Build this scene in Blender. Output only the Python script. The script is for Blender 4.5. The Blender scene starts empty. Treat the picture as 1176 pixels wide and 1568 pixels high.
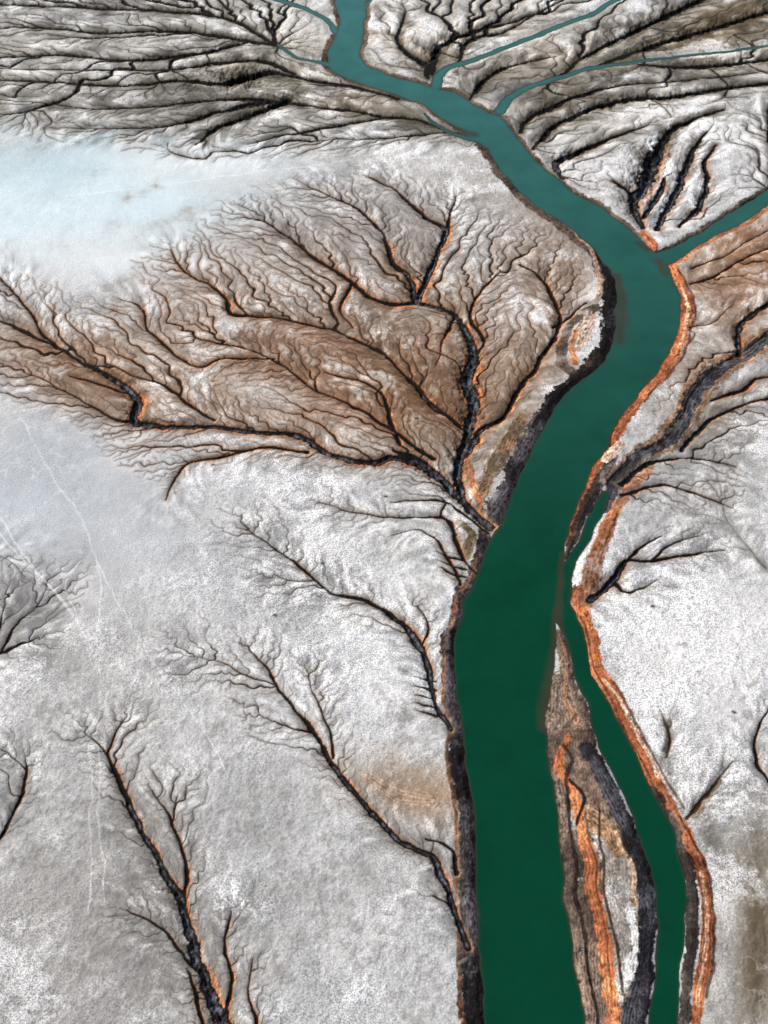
import bpy, math, bisect
import numpy as np
rng = np.random.default_rng(11)
STEP = 1.17
H = 300.0
PITCH = math.radians(50.0); SP, CP = math.sin(PITCH), math.cos(PITCH)
TF = math.tan(math.radians(25.0))
f32 = np.float32

# ---------- image pixel coordinates (projected through the camera -> metres on the ground plane) ----------
def v2Y(v):
    y = (784.0 - v) / 784.0 * TF
    return H * (y * SP + CP) / (SP - y * CP)
def depth(Y): return H * SP + Y * CP
def Y2v(Y):
    y = (Y * SP - H * CP) / np.maximum(depth(Y), 1.0)
    return 784.0 - y / TF * 784.0
def G(u, v):
    Y = v2Y(v); return (u - 588.0) / 784.0 * TF * depth(Y), Y

# ---------- ground lattice ----------
top = [-1195, -1150, -1100, -1050, -1000, -940, -880, -800, -720, -640, -560, -480, -420, -360, -310, -265, -225, -190, -160, -135, -115, -100, -85, -73]
dense = list(np.arange(-65, 1650, STEP))
Yr = [v2Y(v) for v in top + dense]
y = Yr[-1]; st = 0.5
while y > -3500:
    y -= st; st *= 1.25; Yr.append(y)
Yr = np.array(Yr)
Dr = np.maximum(depth(Yr), 225.0)
Pr = (Dr * TF / 784.0)
Vr = np.where(Yr > 0, Y2v(Yr), 0)
k0 = int(np.argmax(Yr <= 0)); 
for i in range(k0, len(Yr)): Vr[i] = Vr[i-1] + (Yr[i-1]-Yr[i]) / 0.16
uc = list(np.arange(-80, 1260, STEP))
s = 2.0; a = uc[0]; L = []
while a > -20000: a -= s; s *= 1.3; L.append(a)
s = 2.0; b = uc[-1]; Rr = []
while b < 21000: b += s; s *= 1.3; Rr.append(b)
Uc = np.array(L[::-1] + uc + Rr)
NR, NC = len(Yr), len(Uc)
Ul = list(Uc); Vl = list(Vr)
X = ((Uc[None, :] - 588.0) * Pr[:, None]).astype(f32)
Yg = np.repeat(Yr[:, None], NC, 1).astype(f32)
P = Pr[:, None].astype(f32)
U = np.repeat(Uc[None, :], NR, 0).astype(f32)
V = np.repeat(Vr[:, None], NC, 1).astype(f32)

# ---------- noise ----------
TAB = rng.random((8, 256, 256)).astype(f32) * 2 - 1
def vn(x, y, k):
    xi = np.floor(x); yi = np.floor(y)
    fx = (x - xi).astype(f32); fy = (y - yi).astype(f32)
    xi = xi.astype(np.int32) & 255; yi = yi.astype(np.int32) & 255
    fx = fx*fx*(3-2*fx); fy = fy*fy*(3-2*fy)
    x1 = (xi+1) & 255; y1 = (yi+1) & 255; T = TAB[k % 8]
    a = T[yi, xi]; b = T[yi, x1]; c = T[y1, xi]; d = T[y1, x1]
    return (a+(b-a)*fx) + ((c+(d-c)*fx) - (a+(b-a)*fx))*fy
def fbm(wl, octs, k, rough=0.55, sx=1.0, sy=1.0, x=None, y=None):
    x = X if x is None else x; y = Yg if y is None else y
    out = 0; amp = 1; tot = 0; f = 1.0/wl
    for o in range(octs):
        ca, sa = math.cos(0.6*o+k), math.sin(0.6*o+k)
        xs = x*sx; ys = y*sy
        if sx == 1.0 and sy == 1.0: xr, yr = xs*ca-ys*sa, xs*sa+ys*ca
        else: xr, yr = xs, ys
        out = out + amp*vn(xr*f+17.3*o+k*5.1, yr*f+9.7*o+k*3.3, k+o); tot += amp
        amp *= rough; f *= 2.03
    return (out/tot*1.6).astype(f32)

w1 = fbm(10, 4, 1, 0.52); w2 = fbm(10, 4, 2, 0.52)
Xw = X + w1*0.95; Yw = Yg + w2*0.95
N1 = fbm(60, 6, 3, 0.6); N2 = fbm(14, 5, 4, 0.65); N3 = fbm(2.2, 4, 5, 0.7); N4 = fbm(30, 6, 6, 0.65)
NF = fbm(0.9, 2, 7, 0.7)

# ---------- polylines ----------
def cat(pts, sub=5):
    p = np.array(pts, float)
    if len(p) < 3: sub = 2
    q = np.vstack([2*p[0]-p[1], p, 2*p[-1]-p[-2]])
    out = []
    for i in range(1, len(q)-2):
        for t in np.linspace(0, 1, sub, endpoint=False):
            a, b, c, d = q[i-1], q[i], q[i+1], q[i+2]
            out.append(0.5*((2*b)+(c-a)*t+(2*a-5*b+4*c-d)*t*t+(3*b-a-3*c+d)*t**3))
    out.append(p[-1]); return np.array(out)
def win(u0, v0, u1, v1, R):
    R += 6
    c0 = bisect.bisect_left(Ul, min(u0, u1)-R); c1 = bisect.bisect_right(Ul, max(u0, u1)+R)
    r0 = bisect.bisect_left(Vl, min(v0, v1)-R); r1 = bisect.bisect_right(Vl, max(v0, v1)+R)
    return r0, r1, c0, c1
def segd(a, b, R):
    r0, r1, c0, c1 = win(a[0], a[1], b[0], b[1], R)
    if r1 <= r0 or c1 <= c0: return None
    ax, ay = G(a[0], a[1]); bx, by = G(b[0], b[1])
    x = Xw[r0:r1, c0:c1]-f32(ax); y = Yw[r0:r1, c0:c1]-f32(ay)
    dx, dy = f32(bx-ax), f32(by-ay); L2 = dx*dx+dy*dy+f32(1e-6)
    t = np.clip((x*dx+y*dy)/L2, 0, 1)
    d = np.sqrt((x-t*dx)**2+(y-t*dy)**2)/P[r0:r1]
    return (slice(r0, r1), slice(c0, c1)), d, t
def inpoly(poly, u, v):
    ins = np.zeros(u.shape, bool); n = len(poly)
    for i in range(n):
        (x0, y0), (x1, y1) = poly[i][:2], poly[(i+1) % n][:2]
        if y0 == y1: continue
        m = ((v >= min(y0, y1)) & (v < max(y0, y1)))
        ins ^= m & (u < (x1-x0)*(v-y0)/(y1-y0)+x0)
    return ins
def W3(pts, w): return [(p[0], p[1], w) for p in pts]
def ss(x): x = np.clip(x, 0, 1); return x*x*(3-2*x)

# ---------- river outline ----------
LB = [(505,-400),(508,-120),(511,-40),(512,0),(520,30),(515,55),(500,80),(505,105),(530,118),(560,130),(600,142),(640,155),(670,175),(695,190),(715,205),(735,215),(750,232),(765,255),(790,285),(820,312),(850,332),(880,350),(900,368),(915,385),(935,410),(945,450),(945,500),(925,550),(880,590),(850,625),(820,670),(800,720),(785,760),(770,800),(748,830),(740,860),(725,890),(710,930),(700,970),(697,1010),(698,1060),(705,1110),(712,1160),(720,1210),(725,1260),(728,1310),(732,1370),(735,1440),(738,1500),(742,1568),(745,1700),(740,2300)]
RB = [(1040,2300),(1035,1700),(1040,1568),(1042,1510),(1046,1450),(1050,1390),(1048,1330),(1037,1280),(1014,1235),(989,1190),(963,1130),(932,1080),(907,1030),(897,980),(885,935),(875,920),(875,890),(884,862),(908,820),(925,785),(932,752),(920,750),(905,790),(884,836),(864,862),(868,830),(880,790),(895,750),(905,715),(925,690),(940,655),(955,630),(980,600),(1010,565),(1030,530),(1042,490),(1040,450),(1030,420),(1025,405),(1035,400),(1050,388),(1090,362),(1130,345),(1176,312),(1300,240),(1600,60),(1600,20),(1300,215),(1176,288),(1130,318),(1080,350),(1040,372),(1005,386),(990,375),(960,345),(920,315),(880,295),(850,270),(820,245),(800,220),(780,195),(765,175),(745,170),(725,158),(700,140),(670,135),(640,125),(600,115),(565,100),(550,85),(555,60),(558,30),(560,0),(562,-40),(568,-120),(580,-400)]
ISL = [(853,948),(850,980),(846,1040),(840,1080),(832,1110),(838,1150),(850,1200),(855,1250),(862,1320),(868,1400),(880,1470),(895,1568),(905,1700),(910,2000),(985,2000),(992,1700),(995,1568),(1000,1500),(1008,1430),(1003,1370),(990,1320),(975,1260),(955,1210),(925,1160),(905,1110),(895,1070),(880,1030),(870,1000),(860,958)]
Dw = np.maximum(H*SP+Yw*CP, 200.0)
Uw = (Xw/(Dw*TF/784.0)+588.0).astype(f32)
Vw = (V + (Y2v(Yw)-Y2v(np.maximum(Yg, -300)))).astype(f32)
ins = inpoly(LB+RB, Uw, Vw) & ~inpoly(ISL, Uw, Vw)
DIST = np.full((NR, NC), 60.0, f32)
def dl(poly, closed=True):
    n = len(poly)
    for i in range(n if closed else n-1):
        r = segd(poly[i], poly[(i+1) % n], 60)
        if r: DIST[r[0]] = np.minimum(DIST[r[0]], r[1])
dl(LB, False); dl(RB, False); dl(ISL)
SD = np.where(ins, -DIST, DIST)
WATER_LINES = [
 [(668,130,9),(674,112,7),(690,100,6),(730,88,5.5),(780,70,5),(840,45,5),(900,22,4.5),(950,-5,4),(1010,-40,4),(1100,-90,4)],
 [(766,168,10),(780,148,7),(810,132,6),(860,116,5),(900,104,4),(960,95,3),(1040,85,2.4),(1120,76,2),(1230,60,2)],
 [(514,48,5),(495,25,4),(460,8,4),(420,-4,4),(370,-30,4)],
 [(508,98,6),(480,92,3.5),(455,86,3),(435,74,2.5),(425,66,1.5)],
 [(735,212,6),(700,205,3),(670,190,1.6),(650,172,1)],
 [(590,-60,2.5),(572,-10,2.5),(556,12,3)],
]
for w in [cat(w) for w in WATER_LINES]:
    for a, b in zip(w[:-1], w[1:]):
        r = segd(a, b, 30)
        if r:
            s_, d, t = r
            SD[s_] = np.minimum(SD[s_], d-(a[2]+(b[2]-a[2])*t))

# ---------- base colour zones (sRGB values of surface deposits, and sky reflection painted on the wet flat) ----------
C = np.empty((NR, NC, 3), f32); C[:] = (202, 202, 203)
def zone(cu, cv, ru, rv, ang, col, al, pw=1.0):
    r0 = bisect.bisect_left(Vl, cv-3*max(ru, rv)); r1 = bisect.bisect_right(Vl, cv+3*max(ru, rv))
    c0 = bisect.bisect_left(Ul, cu-3*max(ru, rv)); c1 = bisect.bisect_right(Ul, cu+3*max(ru, rv))
    S = (slice(r0, r1), slice(c0, c1))
    du = U[S]-cu; dv = V[S]-cv; c, s = math.cos(math.radians(ang)), math.sin(math.radians(ang))
    q = ((du*c+dv*s)/ru)**2+((-du*s+dv*c)/rv)**2
    q = q*(1+0.55*N2[S]) + 0.25*N4[S]
    w = al*np.exp(-np.clip(q, 0, None)**(1.0*pw))
    C[S] += (np.array(col, f32)-C[S])*w[..., None]
zone(250,110,480,95,0,(160,157,151),.95,2)
zone(900,110,420,110,10,(162,157,149),.85,2)
zone(300,20,300,26,0,(186,186,184),.6)
zone(160,95,120,22,0,(206,206,207),.7)
zone(60,20,80,20,0,(210,210,210),.6)
zone(430,40,40,24,10,(218,214,210),.8)
zone(590,175,120,26,15,(122,112,100),.75)
zone(500,130,60,20,20,(112,102,90),.75)
zone(360,115,90,30,0,(120,112,98),.6)
zone(1100,60,140,60,-15,(128,118,102),.7)
zone(640,70,50,40,10,(166,150,135),.8)
zone(700,36,60,20,-20,(216,212,208),.8)
zone(600,60,24,30,0,(206,198,190),.7)
zone(860,150,90,40,25,(134,124,112),.5)
zone(820,95,80,18,-15,(180,168,156),.6)
zone(1100,215,110,60,-10,(238,238,241),.95)
zone(1030,170,80,26,-10,(228,228,229),.8)
zone(930,265,60,35,20,(244,244,246),.98)
zone(870,215,40,20,20,(226,224,222),.8)
zone(1120,30,120,30,-20,(106,88,66),.7)
zone(110,310,290,95,0,(212,227,233),.98,2)  # pale blue sky reflection on the wet flat, painted into its colour
zone(360,250,210,28,-3,(224,231,234),.95)
zone(60,250,120,40,0,(190,210,216),.75)
zone(150,400,110,44,0,(230,234,236),.85)
zone(620,250,170,20,5,(172,170,168),.6)
zone(700,275,80,30,20,(208,206,203),.75)
zone(770,310,70,40,35,(186,179,172),.8)
zone(540,520,270,150,10,(154,130,112),.97,2)
zone(640,610,150,70,20,(122,95,72),.85)
zone(140,570,160,60,18,(150,124,104),.92,2)
zone(380,600,170,50,10,(144,112,88),.75)
zone(600,370,130,90,20,(156,150,145),.85)
zone(450,430,110,50,15,(192,189,186),.8)
zone(400,600,70,22,12,(220,216,213),.88)
zone(560,400,30,40,20,(202,200,198),.6)
zone(660,480,60,22,20,(196,184,174),.6)
zone(480,520,60,18,15,(176,134,108),.6)
zone(360,400,60,30,0,(210,209,208),.7)
zone(760,470,26,60,10,(212,208,204),.78)
zone(830,400,85,60,20,(170,156,145),.9,2)
zone(850,430,50,90,20,(154,130,112),.75)
zone(790,570,50,60,0,(162,140,120),.75)
zone(400,650,150,25,5,(190,180,172),.4)
zone(600,860,150,100,20,(204,203,202),.7)
zone(640,895,70,36,20,(244,244,244),.92)
zone(560,1040,90,130,20,(230,230,231),.75)
zone(640,1215,100,48,10,(168,144,122),.95)
zone(540,1400,160,120,0,(208,208,208),.7)
zone(430,1330,50,160,10,(224,224,225),.4)
zone(60,760,130,110,20,(192,198,204),.95,2)
zone(200,830,120,120,30,(190,193,197),.75)
zone(130,1010,160,130,0,(178,176,174),.7)
zone(130,1450,260,200,0,(172,169,166),.85,2)
zone(240,1340,70,160,-10,(150,147,143),.7)
zone(400,1180,60,120,-30,(168,167,166),.55)
zone(590,1330,60,60,30,(176,174,172),.5)
zone(20,930,80,60,0,(132,131,131),.75)
zone(20,1200,50,90,0,(154,153,152),.65)
zone(1140,420,110,75,-25,(172,142,120),.95,2)
zone(1050,580,70,60,-50,(160,142,128),.8)
zone(1030,600,26,40,-40,(220,214,208),.85)
zone(1080,510,20,40,0,(216,208,202),.6)
zone(1150,380,40,40,0,(148,102,72),.55)
zone(1110,700,130,70,0,(186,185,183),.8)
zone(1130,650,60,20,0,(236,234,232),.8)
zone(1090,640,50,30,-30,(140,128,112),.65)
zone(1040,980,160,130,40,(230,229,228),.9)
zone(1100,800,70,40,0,(172,172,172),.55)
zone(930,870,22,26,0,(249,249,249),.95)
zone(1000,1080,40,80,-25,(242,240,238),.85)
zone(1120,1420,70,160,0,(164,158,150),.85,2)
zone(1160,1440,26,180,0,(106,93,74),.85)
zone(1110,1380,20,60,-5,(228,224,220),.85)
zone(1090,1290,14,40,-10,(112,108,102),.75)
zone(1100,1500,20,40,0,(218,214,210),.7)
zone(1060,1200,45,40,0,(164,156,148),.75)
zone(1028,1190,10,30,-10,(94,88,78),.65)
zone(1120,1230,40,18,0,(234,232,230),.75)
flat = ss((np.exp(-(((U-120)/350)**2+((V-320)/110)**2)) + np.exp(-(((U-60)/200)**2+((V-780)/170)**2)))*1.6)
nb = 1 + (0.10*N1 + 0.07*N2 + 0.04*N3)*(1-0.6*flat)
C *= nb[..., None]
eff = ss((N4*1.0+N2*0.8+N3*0.5-0.15)*1.8)*(1-flat)*0.6
C += (np.array((243, 243, 244), f32)-C)*eff[..., None]
dk = ss((-N4*0.8+N2*0.5+N3*0.9-0.25)*1.4)*(1-flat)*0.4
C += (np.array((126, 121, 116), f32)-C)*dk[..., None]
STK = fbm(26, 5, 2, 0.75, sx=0.33, sy=1.0, x=X+12*w1, y=Yg+5*w2+0.16*X*np.sign(X+5))
topz = ss((235-V)/50)
C *= (1+0.34*STK*topz)[..., None]
VE = 1-np.abs(fbm(7, 5, 5, 0.6)); VE = ss((VE-0.88)/0.12)
C += (np.array((240,240,240), f32)-C)*(0.28*VE*(1-flat)*(1-topz))[..., None]
TR_ = 1-np.abs(fbm(16, 5, 1, 0.6)); TR_ = ss((TR_-0.93)/0.07)
C += (np.array((226,230,232), f32)-C)*(0.35*TR_*flat)[..., None]

Z = (N1*0.35+N2*0.25+N3*0.12).astype(f32)*(1-0.75*flat)

# ---------- ribbons of sediment along banks ----------
ROCK = fbm(1.6, 4, 2, 0.8)
def ribbon(pts, col, al=1.0, soft=1.6, edge=0.3, tex=0.4, zp=0.0, col2=None, strata=0.18):
    q = cat(pts); T = np.zeros((NR, NC), f32); DD = np.full((NR, NC), 99, f32)
    for a, b in zip(q[:-1], q[1:]):
        r = segd(a, b, max(a[2], b[2])*(1+edge)+soft+2)
        if r:
            s_, d, t = r
            w = (a[2]+(b[2]-a[2])*t)*(1+edge*N3[s_]+edge*0.5*ROCK[s_]+edge*0.5*N2[s_])
            T[s_] = np.maximum(T[s_], np.clip((w-d)/soft+0.5, 0, 1)); DD[s_] = np.minimum(DD[s_], d)
    rr = np.where(T.max(1) > 0)[0]; cc = np.where(T.max(0) > 0)[0]
    if len(rr) == 0: return
    S = (slice(rr[0], rr[-1]+1), slice(cc[0], cc[-1]+1)); t = T[S]; D_ = DD[S]
    c = np.array(col, f32)*np.ones(t.shape+(3,), f32)
    st_ = np.sin(D_*1.25+N2[S]*6+N3[S]*1.8)
    if col2 is not None:
        m = ss(ROCK[S]*1.2+N2[S]*1.7+0.5+0.4*st_)[..., None]; c = c+(np.array(col2, f32)-c)*m
    c = c*(1+tex*ROCK[S]+tex*0.4*NF[S]+strata*st_)[..., None]
    C[S] += (c-C[S])*(al*t)[..., None]
    Z[S] += (zp*P[S[0]]*t+0.14*st_*t*P[S[0]]*(strata*5))
SLATE = (88,84,88); SL2 = (34,31,32); ORA = (210,134,92); OR2 = (134,84,60); BRN = (124,100,82); BLK = (26,23,21)
ribbon(W3(LB[2:17], 7), BRN, .9, col2=(64,52,42))
ribbon([(740,222,12),(765,262,10),(790,292,8),(830,325,10),(870,352,10),(905,380,12)], (104,90,80), .95, col2=(48,40,36))
ribbon(W3(RB[-28:], 7), BRN, .85, col2=(72,58,46))
ribbon([(800,222,9),(822,250,9),(850,276,9),(880,300,9),(920,322,9),(955,350,9),(985,378,9)], (140,106,86), .95, col2=(56,42,36))
ribbon([(985,355,5),(1000,372,8),(1003,386,5)], (190,116,80), .95)
ribbon([(1004,386,5),(1040,374,5),(1085,350,5),(1130,320,5),(1180,288,5),(1300,215,5)], (78,68,60), .9, col2=BLK)
ribbon([(905,372,14),(925,400,18),(938,450,16),(942,490,20),(925,545,18),(875,590,16),(840,635,18),(815,680,24),(790,740,26),(765,780,20),(752,800,6)], SLATE, 1, col2=SL2, tex=.45)
ribbon([(886,352,5),(908,385,4),(918,420,4),(915,455,4),(905,490,3)], (180,150,130), .9)
ribbon([(905,372,2),(922,402,2),(930,440,2),(925,480,2),(925,530,3),(880,580,3),(845,615,3),(815,655,3)], BLK, .7)
ribbon([(912,470,8),(880,492,8),(862,520,8),(862,555,9),(885,575,8),(912,545,8)], (104,90,80), .9, col2=(50,42,38))
ribbon([(905,485,9),(890,510,12),(882,535,7)], (206,180,162), .95, edge=.5)
ribbon([(884,505,3),(874,530,4),(880,555,4)], (180,108,66), .9)
ribbon([(800,640,10),(770,690,14),(745,730,12),(738,765,8)], (128,102,80), .95, col2=(82,72,58))
ribbon([(775,660,2.5),(745,700,3.5),(735,735,3)], (176,160,146), .8)
ribbon([(716,690,4),(722,730,6),(735,765,6),(748,795,5)], (200,130,88), 1, col2=(110,78,56))
ribbon([(738,800,6),(744,830,11),(732,868,12),(712,910,14),(700,950,14),(690,1000,15),(690,1060,13),(697,1110,13),(705,1170,15),(712,1230,16),(716,1300,15),(718,1380,15),(722,1450,16),(724,1520,18),(730,1600,20),(735,1750,20),(730,2200,20)], SLATE, 1, col2=SL2, tex=.45)
ribbon([(716,850,9),(722,820,7),(700,800,5)], (96,82,58), .9)
ribbon([(735,850,3),(712,900,3),(692,945,4),(680,1000,3),(680,1060,2.5),(684,1110,3),(688,1170,3),(693,1230,4),(698,1300,4),(702,1400,4),(705,1500,4),(712,1600,4)], (160,114,84), .85, col2=(66,48,38))
# right bank
ribbon([(1026,402,5),(1044,396,8),(1062,384,6),(1100,362,5),(1140,344,5),(1190,308,5),(1300,245,5)], (204,142,106), .95, col2=(120,82,60))
ribbon([(1030,405,9),(1042,440,12),(1047,490,13),(1036,530,12),(1015,565,11),(985,600,10),(958,634,10),(945,660,9),(928,692,9),(912,716,9),(898,752,8),(882,792,7),(872,828,6)], ORA, 1, col2=OR2)
ribbon([(1045,440,2),(1052,490,2.5),(1042,530,2)], (234,192,166), .8)
ribbon([(1040,412,2),(1058,450,2),(1062,490,2),(1052,532,2),(1022,575,2),(985,614,2)], (100,64,46), .8)
ribbon([(1032,520,1.5),(1008,558,1.5),(978,592,1.5),(952,628,1.5),(930,680,1.5),(904,712,1.5),(890,752,1.5)], (70,46,36), .8)
ribbon([(938,700,7),(918,735,9),(900,775,9),(882,820,7),(868,855,4)], (100,86,78), .9, col2=(46,38,36))
SC = [(884,862,7),(908,818,10),(928,778,11),(942,738,12),(980,700,12),(1025,672,13),(1050,635,14),(1075,592,14),(1110,560,13),(1150,535,13),(1190,510,13),(1300,450,13)]
ribbon([(p[0], p[1], p[2]*1.55) for p in SC[3:]], (170,130,100), .9, col2=(92,72,56))
ribbon([(940,690,8),(928,700,9),(950,680,7)], (206,176,156), .9)
ribbon([(p[0], p[1], p[2]*.9) for p in SC[2:]], (88,87,92), 1, col2=(42,41,44), zp=-1.6, strata=.3)
ribbon([(p[0]-4, p[1]-5, 2.2) for p in SC[3:]], BLK, .8)
ribbon([(900,905,13),(908,868,12),(926,822,11),(942,782,8),(962,747,6),(1000,715,4)], (200,136,100), 1, col2=(134,92,70))
ribbon([(912,880,1.5),(928,830,1.5),(946,786,1.5)], (80,54,42), .8)
# lower right bank
ribbon([(888,905,14),(896,950,13),(914,1010,13),(942,1075,13),(977,1140,14),(1002,1200,14),(1040,1258,10),(1068,1320,10),(1082,1390,9),(1082,1460,9),(1072,1530,9),(1062,1600,10),(1060,1800,10)], ORA, 1, col2=OR2)
ribbon([(925,1040,3),(955,1085,3),(985,1140,3),(1008,1190,3)], (234,204,184), .8)
ribbon([(935,1040,2),(965,1090,2),(995,1145,2),(1018,1190,2),(1050,1240,2)], (84,60,48), .75)
ribbon([(892,940,1.5),(906,1000,1.5),(930,1062,1.5),(962,1125,1.5),(990,1180,1.5),(1020,1236,1.5)], (84,54,40), .8)
ribbon([(1000,1210,9),(1030,1265,9),(1052,1320,8),(1059,1390,9),(1058,1460,9),(1052,1530,9),(1047,1600,9),(1045,1800,9)], (96,86,80), .9, col2=(42,36,34))
ribbon([(1040,1250,2),(1072,1310,2),(1092,1380,2),(1094,1460,2),(1085,1530,2)], (60,44,34), .7)
ribbon([(1072,1340,3),(1082,1400,3),(1080,1470,3),(1070,1540,3)], (226,184,156), .7)
ribbon([(1060,1250,6),(1080,1225,6),(1098,1195,4)], (96,86,72), .8)
# island
ribbon(W3(ISL[2:13], 22), (128,112,102), 1, col2=(66,58,54), tex=.42)
ribbon([(856,965,6),(862,1010,10),(872,1060,18),(876,1110,30),(880,1150,34),(900,1200,34),(915,1260,44),(925,1330,52),(932,1400,56),(935,1480,50),(940,1568,48),(945,1750,44),(950,2000,35)], (146,126,112), 1, col2=(84,72,64), tex=.4)
ribbon([(925,1290,18),(945,1350,24),(952,1420,26),(950,1490,20),(945,1540,10)], (212,208,204), 1, edge=.5, col2=(142,134,126), strata=.03)
ribbon([(902,1235,9),(922,1262,16),(942,1300,14)], (176,142,112), .95, col2=(138,108,84))
ribbon([(898,1145,10),(925,1190,14),(955,1250,14),(978,1310,13),(992,1375,13),(990,1440,13),(980,1510,16),(972,1600,18),(970,1900,18)], (92,91,97), 1, col2=(42,41,44), strata=.25)
ribbon([(966,1395,6),(972,1440,6),(962,1490,8)], (238,236,234), .9, edge=.5)
ribbon([(900,1232,3),(935,1262,3),(960,1320,3),(975,1385,3)], (196,164,138), .8)
ribbon([(860,985,2),(868,1030,3),(866,1075,4),(884,1110,5)], (176,134,106), .7)
ribbon([(868,1130,6),(856,1170,7),(868,1200,8),(885,1240,9),(898,1290,9),(906,1350,11),(918,1410,11),(930,1480,12),(942,1568,12),(955,1800,12)], (216,142,100), 1, col2=(156,98,68))
ribbon([(872,1195,2.5),(892,1220,3),(884,1260,2.5)], BLK, .8)
ribbon([(898,1240,1.3),(906,1300,1.3),(916,1370,1.3),(928,1440,1.3),(940,1520,1.3)], (96,60,44), .7)
ribbon([(920,1240,2),(918,1300,2),(928,1370,2.2),(942,1440,2.2),(955,1520,2.2)], (60,44,34), .8)
ribbon([(862,1140,3),(876,1160,3),(866,1200,3),(880,1300,3),(884,1380,3),(900,1460,3),(915,1568,3)], (50,42,38), .85)
ribbon([(560,1190,10),(610,1215,18),(660,1225,14)], (176,150,128), .5, soft=14)
ribbon([(1020,1105,2),(1022,1130,4),(1018,1150,2)], (70,67,64), .8, soft=5)

# ---------- dendritic creeks ----------
zf = lambda: np.zeros((NR, NC), f32)
DARK = zf(); HALO = zf(); RIM = zf(); CARVE = zf(); LIT_SCARP = zf(); CORE = zf(); BH = zf()
DM = np.full((NR, NC), 90, f32); FX = zf(); FY = zf()
def chan(a, b, dark, halo, rim, hk=3.0, hc=3.0, lit_scarp=0.0):
    wm = max(a[2], b[2]); R = max(wm*hk+hc, wm+5)*1.7
    r = segd(a, b, R)
    if r is None: return
    s_, d, t = r
    w = (a[2]+(b[2]-a[2])*t)*(1+0.4*N3[s_]+0.25*N2[s_])
    DARK[s_] = np.maximum(DARK[s_], dark*np.clip((w-d)/1.1+0.5, 0, 1))
    if halo > 0: HALO[s_] = np.maximum(HALO[s_], halo*np.exp(-(d/(w*hk+hc))**2))
    if rim > 0: RIM[s_] = np.maximum(RIM[s_], rim*np.exp(-((d-w-1.2)/(0.9+0.4*w))**2))
    CARVE[s_] = np.maximum(CARVE[s_], (1.1+1.25*w)*dark*np.exp(-d/(2.2+1.25*w)))
    if wm > 4.4: CORE[s_] = np.maximum(CORE[s_], np.clip((w-2.6-d)/1.6, 0, 1))
    if lit_scarp > 0 and wm > 1.8:  # orange bank soil on the sun-facing side only, sunlit side painted in
        o = 0.8*wm
        r = segd((a[0]+o, a[1]+o*0.55), (b[0]+o, b[1]+o*0.55), wm*1.5+3)
        if r:
            s_, d, t = r; w = wm*1.02*(1+0.5*N3[s_]+0.4*N2[s_])
            LIT_SCARP[s_] = np.maximum(LIT_SCARP[s_], lit_scarp*np.clip((w-d)/1.6+0.3, 0, 1))
def flowseg(a, b, R=85):
    r = segd(a, b, R)
    if r is None: return
    s_, d, t = r
    ax, ay = G(a[0], a[1]); bx, by = G(b[0], b[1]); Ln = math.hypot(bx-ax, by-ay)+1e-6
    tx, ty = (bx-ax)/Ln, (by-ay)/Ln
    m = d < DM[s_]
    ox = (X[s_]-ax-t*(bx-ax)); oy = (Yg[s_]-ay-t*(by-ay)); ol = np.sqrt(ox*ox+oy*oy)+1e-3
    fx = ox/ol+0.75*tx; fy = oy/ol+0.75*ty; fl = np.sqrt(fx*fx+fy*fy)+1e-3
    FX[s_] = np.where(m, fx/fl, FX[s_]); FY[s_] = np.where(m, fy/fl, FY[s_]); DM[s_] = np.where(m, d, DM[s_])
    w = (a[2]+b[2])*0.5
    if w > 1.5: BH[s_] = np.maximum(BH[s_], min(1, w/4)*np.exp(-(d/(1.7*w+3.2))**2))
NSEG = 0
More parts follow.
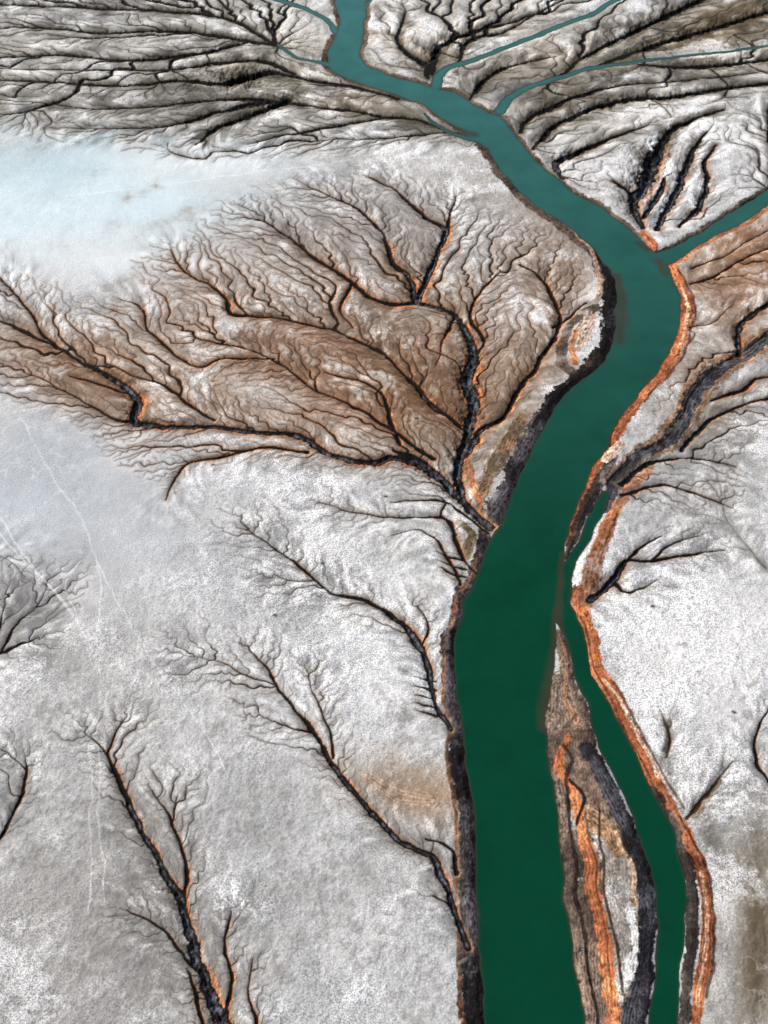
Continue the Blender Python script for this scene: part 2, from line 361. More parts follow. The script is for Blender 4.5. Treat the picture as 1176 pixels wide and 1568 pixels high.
def tree(mains, region=None, buf=None, sp=9.0, bf=0.35, wk=0.25, wcap=2.4, dark=0.9, halo=0.6, rim=0.4, tip=0.35, thin=0.0, hk=3.0, hc=3.0, mdark=1.0, w0=0.3, lit_scarp=0.8, base=0.25):
    global NSEG
    nu=[]; nv=[]; nw=[]; pl=[]; di=[]
    for mi, m in enumerate(mains):
        m = [(p[0], p[1], (p[2] if len(p) > 2 else 1.6)) for p in m]
        for qa, qb in zip(cat(m, 3)[:-1], cat(m, 3)[1:]): flowseg(qa, qb)
        q = cat(m, 6)
        gx, gy = G(q[:,0], q[:,1])
        start = 0.0
        if nu:
            ax, ay = G(np.array(nu), np.array(nv)); dd = np.hypot(ax-gx[0], ay-gy[0]); k = int(dd.argmin())
            if dd[k] < 12: start = pl[k]+dd[k]
        L = start
        for i in range(len(q)):
            if i: L += math.hypot(gx[i]-gx[i-1], gy[i]-gy[i-1]); chan(q[i-1], q[i], mdark*(.5+.5*min(1, q[i][2]/1.8)), halo, rim, hk, hc, lit_scarp); NSEG += 1
            j = max(i, 1)
            d = np.array((gx[j]-gx[j-1], gy[j]-gy[j-1])); d = d/(np.linalg.norm(d)+1e-6)
            nu.append(q[i,0]); nv.append(q[i,1]); nw.append(q[i,2]); pl.append(L); di.append(d)
    nm = len(nu); mx, my = G(np.array(nu), np.array(nv))
    if region is not None:
        rp = np.array(region); lo = rp.min(0); hi = rp.max(0)
    else:
        lo = np.array((min(nu)-buf, min(nv)-buf)); hi = np.array((max(nu)+buf, max(nv)+buf))
    pu=[]; pv=[]
    v = lo[1]
    while v < hi[1]:
        fs = SP - (784-v)/784*TF*CP
        sv = sp*max(0.35, min(1.0, fs*1.15))
        n = int((hi[0]-lo[0])/sp)
        uu = lo[0]+(np.arange(n)+rng.random(n)*1.1)*sp; vv = v+(rng.random(n)-.5)*sv*1.2
        pu.append(uu); pv.append(vv); v += sv
    pu = np.concatenate(pu); pv = np.concatenate(pv)
    if region is not None:
        ju = pu+rng.normal(0, 7, len(pu)); jv = pv+rng.normal(0, 5, len(pu)); k = inpoly(region, ju, jv); pu, pv = pu[k], pv[k]
    gx, gy = G(pu, pv)
    dm = np.empty(len(pu)); near = np.empty(len(pu), int)
    for i in range(len(pu)):
        dd = np.hypot(mx-gx[i], my-gy[i]); near[i] = dd.argmin(); dm[i] = dd[near[i]]
    if buf is not None:
        plm = np.array(pl); fr = plm/plm.max(); sc = depth(gy)*TF/784
        lim = buf*(base+(1-base)*fr[near])*(0.35+0.65*rng.random(len(pu)))*sc
        k = dm < lim; pu, pv, gx, gy, dm = pu[k], pv[k], gx[k], gy[k], dm[k]
    # keep creeks out of the river itself
    ci = np.clip(np.searchsorted(Uc, pu), 0, NC-1); ri = np.clip(np.searchsorted(Vr[:k0], pv), 0, NR-1)
    k = SD[ri, ci] > 8; pu, pv, gx, gy, dm = pu[k], pv[k], gx[k], gy[k], dm[k]
    if thin > 0:
        ci = np.clip(np.searchsorted(Uc, pu), 0, NC-1); ri = np.clip(np.searchsorted(Vr[:k0], pv), 0, NR-1)
        k = (rng.random(len(pu)) > thin*0.6) & (N2[ri, ci]+0.4*N4[ri, ci] < 1.0-thin*2.2)
        pu, pv, gx, gy, dm = pu[k], pv[k], gx[k], gy[k], dm[k]
    o = np.argsort(dm); pu, pv, gx, gy = pu[o], pv[o], gx[o], gy[o]
    n = len(pu); AX = np.empty(nm+n); AY = np.empty(nm+n); PL = np.empty(nm+n); par = np.full(nm+n, -1)
    AX[:nm] = mx; AY[:nm] = my; PL[:nm] = pl
    AU = np.concatenate([nu, pu]); AV = np.concatenate([nv, pv])
    for i in range(n):
        k = nm+i
        d = np.hypot(AX[:k]-gx[i], AY[:k]-gy[i]); c = d+bf*PL[:k]
        c[d > d.min()*3.0+1.5] = 1e9
        j = int(c.argmin()); par[k] = j; AX[k] = gx[i]; AY[k] = gy[i]; PL[k] = PL[j]+d[j]
    cnt = np.ones(nm+n)
    for k in range(nm+n-1, nm-1, -1):
        if par[k] >= nm: cnt[par[k]] += cnt[k]
    Wd = np.minimum(w0+wk*(np.sqrt(cnt)-0.6), wcap); Wd[:nm] = nw
    dirs = np.zeros((nm+n, 2)); dirs[:nm] = np.array(di)
    for k in range(nm, nm+n):
        j = par[k]; d = np.array((AX[k]-AX[j], AY[k]-AY[j])); Ln = np.linalg.norm(d)+1e-6
        c = np.array((AX[j], AY[j]))+dirs[j]*Ln*0.45+rng.normal(0, 0.04, 2)*Ln
        e = np.array((AX[k], AY[k]))-c; dirs[k] = e/(np.linalg.norm(e)+1e-6)
        wj = min(Wd[j], Wd[k]*1.5); st = tip+(dark-tip)*min(1, (Wd[k]-w0)/(wk*5))
        prev = (AU[j], AV[j], wj)
        for t in (0.33, 0.67, 1.0):
            p = np.array((AX[j], AY[j]))*(1-t)**2+2*c*t*(1-t)+np.array((AX[k], AY[k]))*t*t
            uu = p[0]/(depth(p[1])*TF/784)+588; cur = (uu, float(Y2v(p[1])), wj+(Wd[k]-wj)*t)
            chan(prev, cur, st, halo*(0.3+0.7*st), rim*st*st, hk, hc); prev = cur; NSEG += 1

A = [
 [(752,806,7),(715,772,8),(690,745,8),(665,722,8),(640,706,7),(600,699,6),(570,706,6),(530,700,5.5),(500,692,5.5),(465,668,5),(420,661,4.5),(370,656,4.5),(320,649,4.5),(270,651,5),(235,649,6),(205,640,7),(210,612,7),(190,588,6),(160,571,4.5),(120,550,3.5),(90,530,3),(60,515,3),(30,502,3),(0,490,2.5),(-60,470,2)],
 [(710,765,8),(702,722,8),(710,680,8),(720,650,9),(728,612,9),(716,575,9),(726,545,8),(715,510,6),(700,482,5),(670,468,4.5),(640,460,4.5),(600,463,4),(570,455,4),(540,430,3.5),(500,405,3),(460,376,3),(430,352,2.5),(400,337,2),(372,332,1.5)],
 [(640,458,5),(650,430,5),(670,385,5),(682,350,4.5),(655,332,4),(625,306,3),(600,287,2),(565,272,1.5)],
 [(682,350,3),(690,322,1.6),(700,300,1.2)],
 [(636,458,5),(625,420,4.5),(600,398,4),(585,355,3),(548,318,2.5),(505,300,1.5),(470,285,1.2)],
 [(726,545,3.5),(738,520,3),(722,492,3),(722,470,2.5),(745,435,2),(765,418,1.4)],
 [(714,694,5),(735,657,4.5),(770,640,4),(790,600,4),(820,560,4),(845,522,4),(856,485,3.4),(845,452,3.4),(825,420,2.4),(795,405,1.5)],
 [(845,500,2.5),(878,480,2),(900,462,1.6)],
 [(712,660,4),(690,636,4),(660,615,4.5),(640,590,4),(612,565,3),(590,541,3),(550,520,3),(515,506,2.5),(470,496,2.5),(420,485,2.5),(356,480,3.5),(346,452,3),(320,432,2),(283,415,1.6),(262,385,1.2)],
 [(662,700,4),(620,672,3.5),(590,650,3),(555,625,2.5),(520,612,2),(480,595,2),(450,570,2.2),(410,546,2),(350,527,1.8),(300,516,1.4)],
 [(330,640,3),(295,622,2.5),(255,590,2.5),(210,575,1.6),(170,560,1.2)],
 [(420,548,2),(340,550,2),(300,560,2),(258,531,2.5),(228,502,2),(215,470,1.5),(180,455,1)],
 [(210,640,4),(180,640,3),(140,620,2),(100,598,1.5),(40,570,1.2)],
 [(90,530,3),(60,500,2.5),(40,470,2),(15,440,1.6),(-20,410,1.2)],
 [(470,690,3),(400,684,2.5),(335,698,2.5),(290,706,2),(266,735,1.6),(255,765,1)],
 [(700,480,4),(680,520,1.6),(668,560,1.2)],
 [(540,430,2.5),(520,470,1.6),(540,500,1.4)],
 [(610,680,3),(590,610,2.5),(560,585,2),(500,570,1.4)],
 [(690,742,5),(640,700,4),(600,690,3)],
 [(200,600,3),(140,585,2),(110,575,1.4)],
]
RA = [(330,310),(450,270),(600,262),(700,285),(760,320),(850,350),(895,400),(905,450),(850,520),(820,590),(780,640),(740,690),(700,760),(640,755),(560,735),(480,715),(420,705),(300,715),(260,760),(170,705),(90,630),(-100,580),(-100,380),(60,425),(120,460),(230,450),(200,405),(260,370),(300,360)]
tree(A, RA, sp=7.2, bf=0.5, halo=0.45, rim=0.4, dark=0.9, tip=0.3, thin=0.12, w0=.22, wk=.22, lit_scarp=.95, hc=2.5)
tree([[(735,885,3),(712,858,3),(700,826,3),(684,796,2.5),(640,790,1.8),(590,792,1.5),(540,782,1.2),(500,770,1)],[(748,815,2),(712,790,2.5),(680,770,2),(640,765,1.6),(600,768,1.2)],[(705,895,2),(690,860,2.5),(672,825,2),(640,810,1.4),(600,820,1)]], buf=45, sp=8, halo=.4, rim=.2, tip=.15, w0=.2)
tree([[(712,v_,2.4),(690,v_-6,2.0),(672,v_-16,.8)] for v_ in (858,872,884)], buf=10, sp=7, halo=.3, rim=.2, tip=.2, w0=.2, lit_scarp=.3)
tree([[(668,v_,2.4),(654,v_-4,2.0),(636,v_-9,.8)] for v_ in (1042,1056,1069,1082,1094)], buf=10, sp=7, halo=.3, rim=.2, tip=.2, w0=.2, lit_scarp=.3)
TL = [
 [(738,216,4),(690,200,4),(640,182,4),(590,176,4),(540,168,4),(480,160,4),(430,153,5),(380,150,5),(320,152,4),(240,160,2.6),(150,165,2),(60,155,1.4),(-60,150,1)],
 [(610,150,3),(540,132,4),(480,122,4),(440,113,5),(405,108,8),(362,118,12),(335,124,7),(280,120,5),(200,128,4),(100,125,3),(0,120,2),(-80,118,1.2)],
 [(430,70,4),(380,60,5),(320,50,5),(240,44,4),(150,48,3.4),(60,40,2.6),(-60,45,1.8)],
 [(380,62,4),(300,80,5),(200,90,4),(100,82,3),(0,86,2),(-80,90,1.4)],
 [(420,68,3),(360,30,4),(260,15,4),(140,10,3.4),(20,5,2.6),(-80,0,1.4)],
 [(440,150,8),(380,175,6),(330,195,4),(300,220,1.8)],
 [(420,152,5),(350,165,5),(260,190,2.6),(180,195,1.6),(100,195,1)],
 [(600,176,3),(520,190,3),(440,205,2.4),(380,220,1.4)],
 [(690,200,2),(620,208,2),(550,212,1.6),(480,215,1)],
 [(450,112,4),(400,90,5),(330,95,4.5),(240,105,3),(120,105,2),(0,104,1.2)],
]
RTL = [(-100,-70),(470,-70),(490,80),(520,128),(600,160),(735,222),(640,222),(560,232),(420,240),(300,246),(150,220),(-100,192)]
tree(TL, RTL, sp=9.5, bf=0.7, halo=0.4, rim=0.1, dark=0.97, tip=0.4, wk=.38, thin=.16, lit_scarp=.35, wcap=3.6)
TR = [
 [(840,126,3),(900,82,4),(960,52,5),(1020,22,6),(1080,-8,5),(1140,-50,4)],
 [(900,106,3),(980,75,6),(1040,55,7),(1100,38,6),(1176,15,5),(1260,-10,3)],
 [(980,98,3),(1060,100,5),(1130,95,5),(1200,85,3),(1280,75,2)],
 [(815,226,3),(850,192,5),(900,166,6),(960,150,6.5),(1020,146,6),(1080,138,5),(1140,130,4),(1230,122,2)],
 [(862,272,5),(852,248,7),(885,232,6),(920,216,4),(955,204,2.5),(990,192,1.5)],
 [(985,348,4),(972,312,7),(992,272,11),(1002,235,10),(1022,205,6),(1060,182,4),(1110,165,2)],
 [(1005,350,4),(1022,318,7),(1040,285,6),(1052,250,6),(1070,215,3),(1084,200,1.5)],
 [(1040,345,3),(1072,312,6),(1084,280,4.6),(1080,245,3),(1095,220,1.5)],
 [(976,300,4),(955,285,4),(940,275,2)],[(985,330,4),(1008,300,5),(1018,272,4)],
 [(795,200,3),(812,180,4),(850,160,4.5),(900,140,4),(960,128,3),(1040,122,2.4),(1160,110,1.4)],
 [(655,118,3),(650,96,6),(622,80,4),(608,55,2.6),(620,20,1.4)],
 [(662,112,3),(665,80,7),(690,60,6),(730,45,5),(790,30,3),(850,5,2.4),(900,-30,1.5)],
 [(700,95,2.5),(720,60,4),(770,48,3),(820,20,2)],
 [(720,150,2),(735,128,5),(760,108,4),(800,95,3),(850,85,1.6)],
 [(1176,292,3),(1186,240,3),(1176,200,2),(1180,160,1.5)],
]
RTR = [(575,98),(565,20),(600,-70),(1290,-70),(1290,215),(1176,280),(1080,340),(1000,365),(930,305),(870,280),(815,225),(790,190),(765,155),(700,135),(640,118)]
tree(TR, RTR, sp=10.5, bf=0.65, halo=0.42, rim=0.15, dark=0.98, tip=0.35, wk=.46, thin=.28, lit_scarp=.45, wcap=4.2)
tree([[(1058,434,2),(1090,424,2.5),(1125,400,2),(1170,380,2),(1230,360,1.5)],[(1132,540,5),(1130,506,5),(1150,482,4.5),(1180,462,4),(1230,440,2)],[(1058,500,1.6),(1090,490,1.2),(1120,470,1)],[(1060,410,2),(1100,395,1.5),(1150,365,1.3),(1200,340,1)]],
     [(1055,420),(1100,375),(1176,330),(1290,270),(1290,440),(1176,485),(1090,550),(1050,600),(1000,650),(985,640),(1040,560),(1065,500)], sp=9, halo=.4, rim=.4, tip=.2, thin=.22, w0=.2)
tree([[(950,740,4),(985,715,4),(1030,702,3),(1080,700,2),(1130,712,1.2)],[(1040,688,4),(1080,650,4),(1110,632,3),(1160,612,2.4),(1230,600,1.5)],[(950,755,3),(1000,742,2.6),(1060,752,2),(1120,775,1)],[(1090,612,3),(1130,600,3),(1170,575,2.4),(1230,560,1)]],
     [(955,765),(990,722),(1060,690),(1100,630),(1176,575),(1290,540),(1290,640),(1176,650),(1130,700),(1150,770),(1060,790),(980,775)], sp=8, halo=.45, rim=.2, tip=.3, thin=.16, w0=.25)
tree([[(900,914,5),(925,895,5),(948,870,5),(962,857,4),(1000,859,3),(1050,850,2.5),(1110,842,1.2)],[(962,857,3),(985,832,3),(1012,818,1.5)],[(935,885,3.5),(955,905,2.5),(985,900,1.6),(1010,890,1)],[(1000,859,2),(1030,830,1.6),(1070,820,1)]], buf=42, sp=8, halo=.2, rim=.1, tip=.28, lit_scarp=.3, w0=.25)
tree([[(1176,870,1.6),(1150,842,1.5),(1120,800,1.4),(1100,760,1.2),(1080,730,1)],[(1120,800,1.2),(1090,790,1),(1060,785,.8)],[(1150,842,1.2),(1110,836,1),(1080,826,.8)]], buf=40, sp=7, halo=.35, rim=0, tip=.12, mdark=.35, dark=.4, lit_scarp=0, hc=5)
tree([[(1196,1220,3),(1176,1195,3),(1160,1165,2.5),(1158,1120,2),(1176,1080,1.2)]], buf=34, sp=8, halo=.25, rim=0, tip=.15, lit_scarp=.3)
tree([[(1022,1160,1.4),(1024,1130,2),(1014,1098,1)],[(1052,1254,3.2),(1080,1222,2.8),(1098,1192,1.5),(1120,1170,1)]], buf=34, sp=7, halo=.35, rim=.1, tip=.12, w0=.2, lit_scarp=.4, mdark=.75, base=.6)
tree([[(686,1112,4.5),(668,1080,4.5),(660,1035,4.5),(642,992,5.5),(612,950,4.5),(570,925,3.4),(520,907,2.8),(480,886,2.5),(440,852,2),(410,832,1.6),(375,812,1)],[(640,990,2),(655,960,1.5),(640,930,1)],[(480,886,1.6),(450,890,1.2),(420,880,.8)]], buf=72, sp=7.2, halo=.36, rim=.2, tip=.16, w0=.22, wk=.24, base=.35)
tree([[(718,1450,5.5),(700,1402,5.5),(680,1342,5.5),(660,1310,5.5),(620,1290,5),(580,1252,5),(542,1212,4.6),(512,1172,4.4),(482,1122,3.6),(450,1080,3),(420,1052,2.4),(410,1022,1.8),(385,1000,1)],[(512,1160,2),(500,1110,1.5),(480,1060,1),(470,1030,.8)],[(480,1120,2),(440,1110,1.5),(400,1095,1)],[(415,1050,1.6),(370,1030,1.2),(320,1010,.8),(285,1000,.6)],[(700,1335,4),(690,1300,3),(650,1280,1.5)],[(704,1410,3),(690,1385,2),(664,1372,1.2)]], buf=76, sp=7.2, halo=.38, rim=.2, tip=.16, w0=.22, wk=.24, base=.3)
tree([[(365,1640,10),(345,1568,10),(320,1522,9),(297,1450,8),(280,1382,7),(250,1332,6),(217,1272,5),(190,1212,4),(166,1162,2.5),(172,1140,2),(190,1100,1.2)],[(282,1370,3.5),(286,1330,3),(266,1272,2.5),(256,1240,1.4),(235,1210,1)],[(310,1500,3),(280,1455,3),(240,1412,2),(200,1390,1.2)],[(345,1560,5),(352,1500,3),(340,1460,2.5),(346,1420,2),(356,1395,1)],[(166,1162,2),(150,1135,1.5),(130,1120,1)],[(262,1260,1.6),(275,1220,1)],[(310,1568,3),(290,1500,2),(285,1480,1)],[(385,1640,3),(392,1568,2.4),(380,1510,1.4),(385,1470,.8)]], buf=66, sp=7.2, halo=.42, rim=.2, tip=.15, w0=.22, wk=.24, base=.5)
tree([[(-40,1010,3),(0,1000,3),(30,985,2.5),(60,975,1.2)],[(0,1000,2.5),(20,960,2),(50,930,1),(70,900,.7)],[(-20,1000,2),(0,960,2),(10,920,1)]], buf=90, sp=8, halo=.4, rim=0, tip=.2, w0=.22, lit_scarp=0)
tree([[(-50,1330,4),(0,1280,3.5),(30,1225,3),(42,1185,2),(40,1160,1)],[(42,1180,1.5),(20,1160,1),(0,1150,.7)]], buf=56, sp=7.5, halo=.3, rim=.1, tip=.14, w0=.2, lit_scarp=.3, base=.5)
tree([[(-60,870,1),(0,850,.8),(40,880,.6)]], buf=45, sp=8, halo=.15, rim=0, tip=.12, w0=.2, lit_scarp=0)

# ---------- rills: sediment texture drawn out along local runoff direction ----------
wn_ = rng.random((NR, NC)).astype(f32)-0.5
k3 = wn_.copy()
for ax_ in (0, 1): k3 = (np.roll(k3, 1, ax_)+2*k3+np.roll(k3, -1, ax_))/4
co_ = k3.copy()
for _ in range(3):
    for ax_ in (0, 1): co_ = (np.roll(co_, 2, ax_)+co_+np.roll(co_, -2, ax_))/3
src = k3/k3.std()+1.2*co_/co_.std()
dY = np.gradient(Yr)[:, None].astype(f32)
jj = np.arange(NC, dtype=f32)[None, :]; ii = np.arange(NR, dtype=f32)[:, None]
for _ in range(4):
    for sft in (3, 6):
        for ax_ in (0, 1):
            FX = (np.roll(FX, sft, ax_)+FX+np.roll(FX, -sft, ax_))/3; FY = (np.roll(FY, sft, ax_)+FY+np.roll(FY, -sft, ax_))/3
fl = np.sqrt(FX*FX+FY*FY)+1e-3; fx = FX/fl; fy = FY/fl
RILL = np.zeros((NR, NC), f32); KN = 11
for k in range(-KN, KN+1):
    o = k*1.25
    ci = np.clip(jj+fx*o/STEP+0.8*w1, 0, NC-1).astype(np.int32); ri = np.clip(ii+fy*o*P/dY+0.8*w2, 0, NR-1).astype(np.int32)
    RILL += src[ri, ci]*(1-abs(k)/(KN+2))
core = (slice(40, NR-60), slice(40, NC-40)); RILL /= RILL[core].std()
dense_m = ((U > -79) & (U < 1258) & (V > -64) & (V < 1648)).astype(f32)
FS = np.exp(-(DM/50)**2)*dense_m*ss((SD-8)/14)*np.clip(0.8+0.5*N4, .3, 1.15)

# ---------- merge creek fields into colour and relief ----------
topm = ss((260-V)/60)[..., None]; brn = ss(1.3-((((U-480)/520)**2+((V-540)/190)**2)))[..., None]
brn = np.maximum(brn, ss((U-900)/60)[..., None]*ss((V-330)/60)[..., None]*ss((640-V)/80)[..., None])
C *= (1+(0.125+0.05*topm[..., 0])*RILL*FS)[..., None]
C += (np.array((245,244,243), f32)-C)*(0.52*ss((RILL-0.35)/1.6)*FS)[..., None]
HC = np.array((138,131,125), f32)*(1-brn)+np.array((130,98,76), f32)*brn
HC = HC*(1-topm)+np.array((102,94,80), f32)*topm
RC = np.array((176,140,112), f32)*(1-brn)+np.array((202,130,86), f32)*brn
RC = RC*(1-topm)+np.array((132,114,88), f32)*topm
HC2 = np.array((112,104,97), f32)*(1-brn)+np.array((80,60,43), f32)*brn
HC2 = HC2*(1-topm)+np.array((74,67,54), f32)*topm
keep = (1-0.6*ss((12-SD)/12))
C += (HC*(1+0.2*N3+0.1*NF)[..., None]-C)*(HALO*keep*np.clip(0.8+0.8*N2-0.18*RILL, 0, 1.15))[..., None]
C += (HC2*(1+0.3*ROCK)[..., None]-C)*(0.75*BH*keep*np.clip(0.8+0.8*N2-0.3*RILL, 0, 1.1))[..., None]
C += (RC*(1+0.25*N3)[..., None]-C)*(RIM*np.clip(0.6+0.9*N2+0.5*N3, 0, 1))[..., None]
LIT_SCC = np.array((204,132,90), f32)*(1-topm)+np.array((112,98,80), f32)*topm  # bank soil colour for the painted sunlit side of the creeks
div = ss((0.5-CARVE)/0.5)*ss(CARVE*8)*ss((N2*0.8+N3*0.5+0.2)*1.5)
C += (np.array((240,239,238), f32)-C)*(0.42*div*keep)[..., None]
C += (LIT_SCC*(1+0.35*ROCK+0.15*N3)[..., None]-C)*(LIT_SCARP*np.clip(0.7+0.8*N2+0.3*N3, 0, 1))[..., None]
C += (np.array((26,23,21), f32)*(1+0.3*ROCK)[..., None]-C)*np.clip(DARK*(0.94+0.1*N2), 0, 1)[..., None]
C += (np.array((92,93,101), f32)*(1+0.5*ROCK)[..., None]-C)*(CORE*(1-topm[..., 0])*np.clip(0.6+0.9*N3, 0, 1))[..., None]
def track(pts, al=.35):
    q = cat(W3(pts, 0.8), 8)
    T = np.zeros((NR, NC), f32)
    for a, b in zip(q[:-1], q[1:]):
        r = segd(a, b, 6)
        if r: T[r[0]] = np.maximum(T[r[0]], np.exp(-(r[1]/1.2)**2))
    T *= np.clip(0.85+0.5*N2, 0, 1)
    C[...] += (np.array((246,248,250), f32)-C)*(al*T)[..., None]
for t_ in [[(30,640),(75,720),(130,810),(155,880),(152,960),(155,1040),(148,1120)],[(0,815),(60,880),(110,945),(140,985),(155,1030)],[(150,855),(190,940),(250,1030),(310,1120),(350,1190)],[(125,860),(100,900),(120,960)],[(135,1140),(140,1260),(135,1400)],[(150,1150),(152,1270),(160,1380)],[(100,300),(240,285),(400,262),(540,245)],[(0,790),(40,850),(110,950)]]:
    track(t_, .6)
for (du_, dv_) in [(495,862),(1125,1093),(325,712),(1000,930),(640,640),(590,760),(420,940)]:
    r = segd((du_-1.2, dv_, 1), (du_+1.2, dv_, 1), 6)
    C[r[0]] += (np.array((50,48,46), f32)-C[r[0]])*(0.9*np.exp(-(r[1]/2.2)**2))[..., None]

WLV = -0.75
bank = WLV+(0.75)*ss(SD/13.0+0.06)
land = np.minimum(Z, 0.5)+0.0
Zf = np.where(SD > 0, np.where(SD < 26, bank+land*ss(SD/20.0)+ROCK*0.16*ss(SD/5.0), land+ROCK*0.03), WLV-0.05-np.minimum(-SD*0.07, 2.2))
Zf = Zf - CARVE*P*0.9*ss((SD+4)/6.0) + 0.06*RILL*FS*(P/0.2)
Zf = np.where((SD > 1.0), np.maximum(Zf, WLV+0.04 - 4.0*ss((SD-20)/30)), Zf).astype(f32)
wet = ss((2.2-SD)/2.4)*0.4
C *= (1-wet)[..., None]
C = (C-150)*1.1+148
C = np.clip(C, 12, 250)
lin = (C/255.0); lin = np.where(lin <= 0.04045, lin/12.92, ((lin+0.055)/1.055)**2.4).astype(f32)
col = np.ones((NR, NC, 4), f32); col[..., :3] = lin
lum = lin.mean(-1); col[..., 3] = ss((lum-0.2)/0.3)*(1-0.75*flat)*np.clip(0.65+0.9*N4, 0.15, 1)

def grid_mesh(name, Xa, Ya, Za, quads):
    used = np.unique(quads); remap = np.full(NR*NC, -1, np.int64); remap[used] = np.arange(len(used))
    q = remap[quads].astype(np.int32)
    me = bpy.data.meshes.new(name)
    me.vertices.add(len(used)); me.loops.add(q.size); me.polygons.add(len(q))
    co = np.stack([Xa.ravel()[used], Ya.ravel()[used], Za.ravel()[used]], 1).astype(f32)
    me.vertices.foreach_set("co", co.ravel()); me.loops.foreach_set("vertex_index", q.ravel())
    me.polygons.foreach_set("loop_start", np.arange(0, q.size, 4, dtype=np.int32))
    me.polygons.foreach_set("use_smooth", np.ones(len(q), bool))
    me.update(calc_edges=True)
    ob = bpy.data.objects.new(name, me); bpy.context.scene.collection.objects.link(ob)
    return ob, used
idx = np.arange(NR*NC).reshape(NR, NC)
Q = np.stack([idx[1:, :-1], idx[1:, 1:], idx[:-1, 1:], idx[:-1, :-1]], -1).reshape(-1, 4)
ground, used = grid_mesh("salt_flat_ground", X, Yg, Zf, Q)
at = ground.data.color_attributes.new("sediment", 'FLOAT_COLOR', 'POINT'); at.data.foreach_set("color", col.reshape(-1, 4)[used].ravel())
near = (SD < 3.0); qm = (near[1:, :-1] | near[1:, 1:] | near[:-1, 1:] | near[:-1, :-1]).ravel()
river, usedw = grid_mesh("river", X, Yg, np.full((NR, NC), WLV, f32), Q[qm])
dp = np.clip(0.35-SD/9.0, 0, 1)
shoal = np.zeros((NR, NC), f32)
for pts in ([(862,845,6),(858,900,8),(856,950,13),(848,1010,14),(838,1070,15),(828,1115,10)], [(945,420,8),(955,470,14),(950,520,10)], [(1010,400,14),(1020,420,8)], [(700,195,8),(730,205,8)], [(990,380,8),(975,370,6)]):
    q = cat(pts)
    for a, b in zip(q[:-1], q[1:]):
        r = segd(a, b, 45)
        if r: w = a[2]+(b[2]-a[2])*r[2]; shoal[r[0]] = np.maximum(shoal[r[0]], np.exp(-(r[1]/w)**2))
dp = dp*(1-0.8*shoal)*(1+0.0*N2)
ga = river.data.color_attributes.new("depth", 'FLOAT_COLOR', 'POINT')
wc = np.ones((NR, NC, 4), f32); wc[..., 0] = dp; wc[..., 1] = np.clip(1-(V/900.0), 0, 1)**1.35  # red: depth; green: sky reflection painted in, growing with distance
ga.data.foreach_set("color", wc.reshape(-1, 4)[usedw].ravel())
print("SEGS", NSEG, "VERTS", len(used))

# ---------- materials ----------
def nt(name):
    m = bpy.data.materials.new(name); m.use_nodes = True; t = m.node_tree; t.nodes.clear(); return m, t, t.nodes, t.links
m, t, N, K = nt("salt_and_silt")
out = N.new("ShaderNodeOutputMaterial"); bs = N.new("ShaderNodeBsdfPrincipled"); K.new(bs.outputs[0], out.inputs[0])
bs.inputs["Roughness"].default_value = 0.9; bs.inputs["Specular IOR Level"].default_value = 0.15
ac = N.new("ShaderNodeAttribute"); ac.attribute_name = "sediment"
tc = N.new("ShaderNodeTexCoord")
def noise(scale, det, rough=0.6):
    n = N.new("ShaderNodeTexNoise"); n.inputs["Scale"].default_value = scale; n.inputs["Detail"].default_value = det; n.inputs["Roughness"].default_value = rough
    K.new(tc.outputs["Object"], n.inputs["Vector"]); return n
def mr(src, a, b, c, d):
    n = N.new("ShaderNodeMapRange"); n.inputs[1].default_value = a; n.inputs[2].default_value = b; n.inputs[3].default_value = c; n.inputs[4].default_value = d; K.new(src, n.inputs[0]); return n.outputs[0]
def math_(op, a, b):
    n = N.new("ShaderNodeMath"); n.operation = op
    for i, x in enumerate((a, b)):
        if isinstance(x, (int, float)): n.inputs[i].default_value = x
        else: K.new(x, n.inputs[i])
    return n.outputs[0]
n1 = noise(2.0, 2, .7)
g1 = mr(n1.outputs[0], .38, .58, .45, 1.2)
gs = math_('ADD', 1.0, math_('MULTIPLY', math_('SUBTRACT', g1, 1.0), mr(ac.outputs["Alpha"], 0, 1, .25, 1.0)))
vm = N.new("ShaderNodeVectorMath"); vm.operation = 'SCALE'; K.new(ac.outputs["Color"], vm.inputs[0]); K.new(gs, vm.inputs["Scale"])
K.new(vm.outputs[0], bs.inputs["Base Color"])
bp = N.new("ShaderNodeBump"); bp.inputs["Strength"].default_value = 0.5; bp.inputs["Distance"].default_value = 0.2
K.new(n1.outputs[0], bp.inputs["Height"]); K.new(bp.outputs[0], bs.inputs["Normal"])
ground.data.materials.append(m)

m, t, N, K = nt("green_river_water")
out = N.new("ShaderNodeOutputMaterial"); bs = N.new("ShaderNodeBsdfPrincipled"); K.new(bs.outputs[0], out.inputs[0])
bs.inputs["Roughness"].default_value = 0.12; bs.inputs["IOR"].default_value = 1.33; bs.inputs["Specular IOR Level"].default_value = 0.4
ac = N.new("ShaderNodeAttribute"); ac.attribute_name = "depth"; tc = N.new("ShaderNodeTexCoord")
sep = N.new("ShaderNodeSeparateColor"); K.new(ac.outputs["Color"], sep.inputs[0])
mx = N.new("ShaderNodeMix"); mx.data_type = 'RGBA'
mx.inputs[6].default_value = (0.002, 0.052, 0.026, 1); mx.inputs[7].default_value = (0.045, 0.165, 0.16, 1); K.new(sep.outputs[1], mx.inputs[0])  # near green to far teal, sky reflection put into the water colour
mx2 = N.new("ShaderNodeMix"); mx2.data_type = 'RGBA'; mx2.inputs[6].default_value = (0.05, 0.042, 0.028, 1)
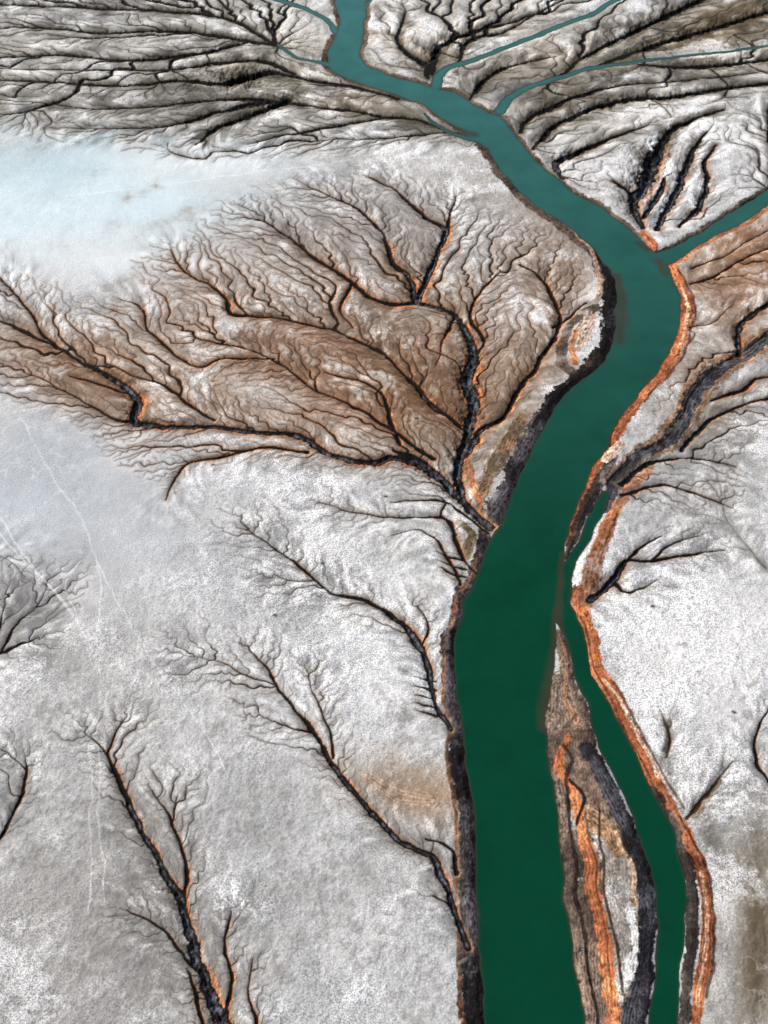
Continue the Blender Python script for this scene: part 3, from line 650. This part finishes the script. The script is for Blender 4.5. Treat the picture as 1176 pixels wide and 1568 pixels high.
K.new(mx.outputs[2], mx2.inputs[7]); K.new(mr(sep.outputs[0], 0, .75, 0, 1), mx2.inputs[0])
nv_ = noise(0.06, 3); vs = N.new("ShaderNodeVectorMath"); vs.operation = 'SCALE'; K.new(mx2.outputs[2], vs.inputs[0]); K.new(mr(nv_.outputs[0], .3, .7, .88, 1.12), vs.inputs["Scale"])
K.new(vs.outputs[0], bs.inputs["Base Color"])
nn = noise(0.8, 2); bp = N.new("ShaderNodeBump"); bp.inputs["Strength"].default_value = 0.1; bp.inputs["Distance"].default_value = 0.1
K.new(nn.outputs[0], bp.inputs["Height"]); K.new(bp.outputs[0], bs.inputs["Normal"])
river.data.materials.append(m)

# ---------- light, sky, camera ----------
sc = bpy.context.scene
w = bpy.data.worlds.new("World"); sc.world = w; w.use_nodes = True; wn = w.node_tree
bg = wn.nodes["Background"]; sky = wn.nodes.new("ShaderNodeTexSky"); sky.sky_type = 'NISHITA'; sky.sun_disc = False
EL, AZ = math.radians(33), math.radians(-65)
sky.sun_elevation = EL; sky.sun_rotation = AZ; sky.air_density = 1.0; sky.dust_density = 3.0
wn.links.new(sky.outputs[0], bg.inputs[0]); bg.inputs[1].default_value = 0.085
sd = bpy.data.lights.new("sun", 'SUN'); sd.energy = 4.5; sd.angle = math.radians(3); sd.color = (1, .965, .905)
so = bpy.data.objects.new("sun", sd); sc.collection.objects.link(so)
from mathutils import Vector
dirv = Vector((math.sin(AZ)*math.cos(EL), math.cos(AZ)*math.cos(EL), math.sin(EL)))
so.rotation_euler = dirv.to_track_quat('Z', 'Y').to_euler(); so.location = (0, 0, 400)
cd = bpy.data.cameras.new("camera"); cam = bpy.data.objects.new("camera", cd); sc.collection.objects.link(cam)
cam.location = (0, 0, H); cam.rotation_euler = (math.pi/2-PITCH, 0, 0)
cd.sensor_fit = 'VERTICAL'; cd.angle = math.radians(50); cd.clip_start = 1; cd.clip_end = 100000
sc.camera = cam
sc.view_settings.view_transform = 'Standard'; sc.view_settings.look = 'None'; sc.view_settings.exposure = 0
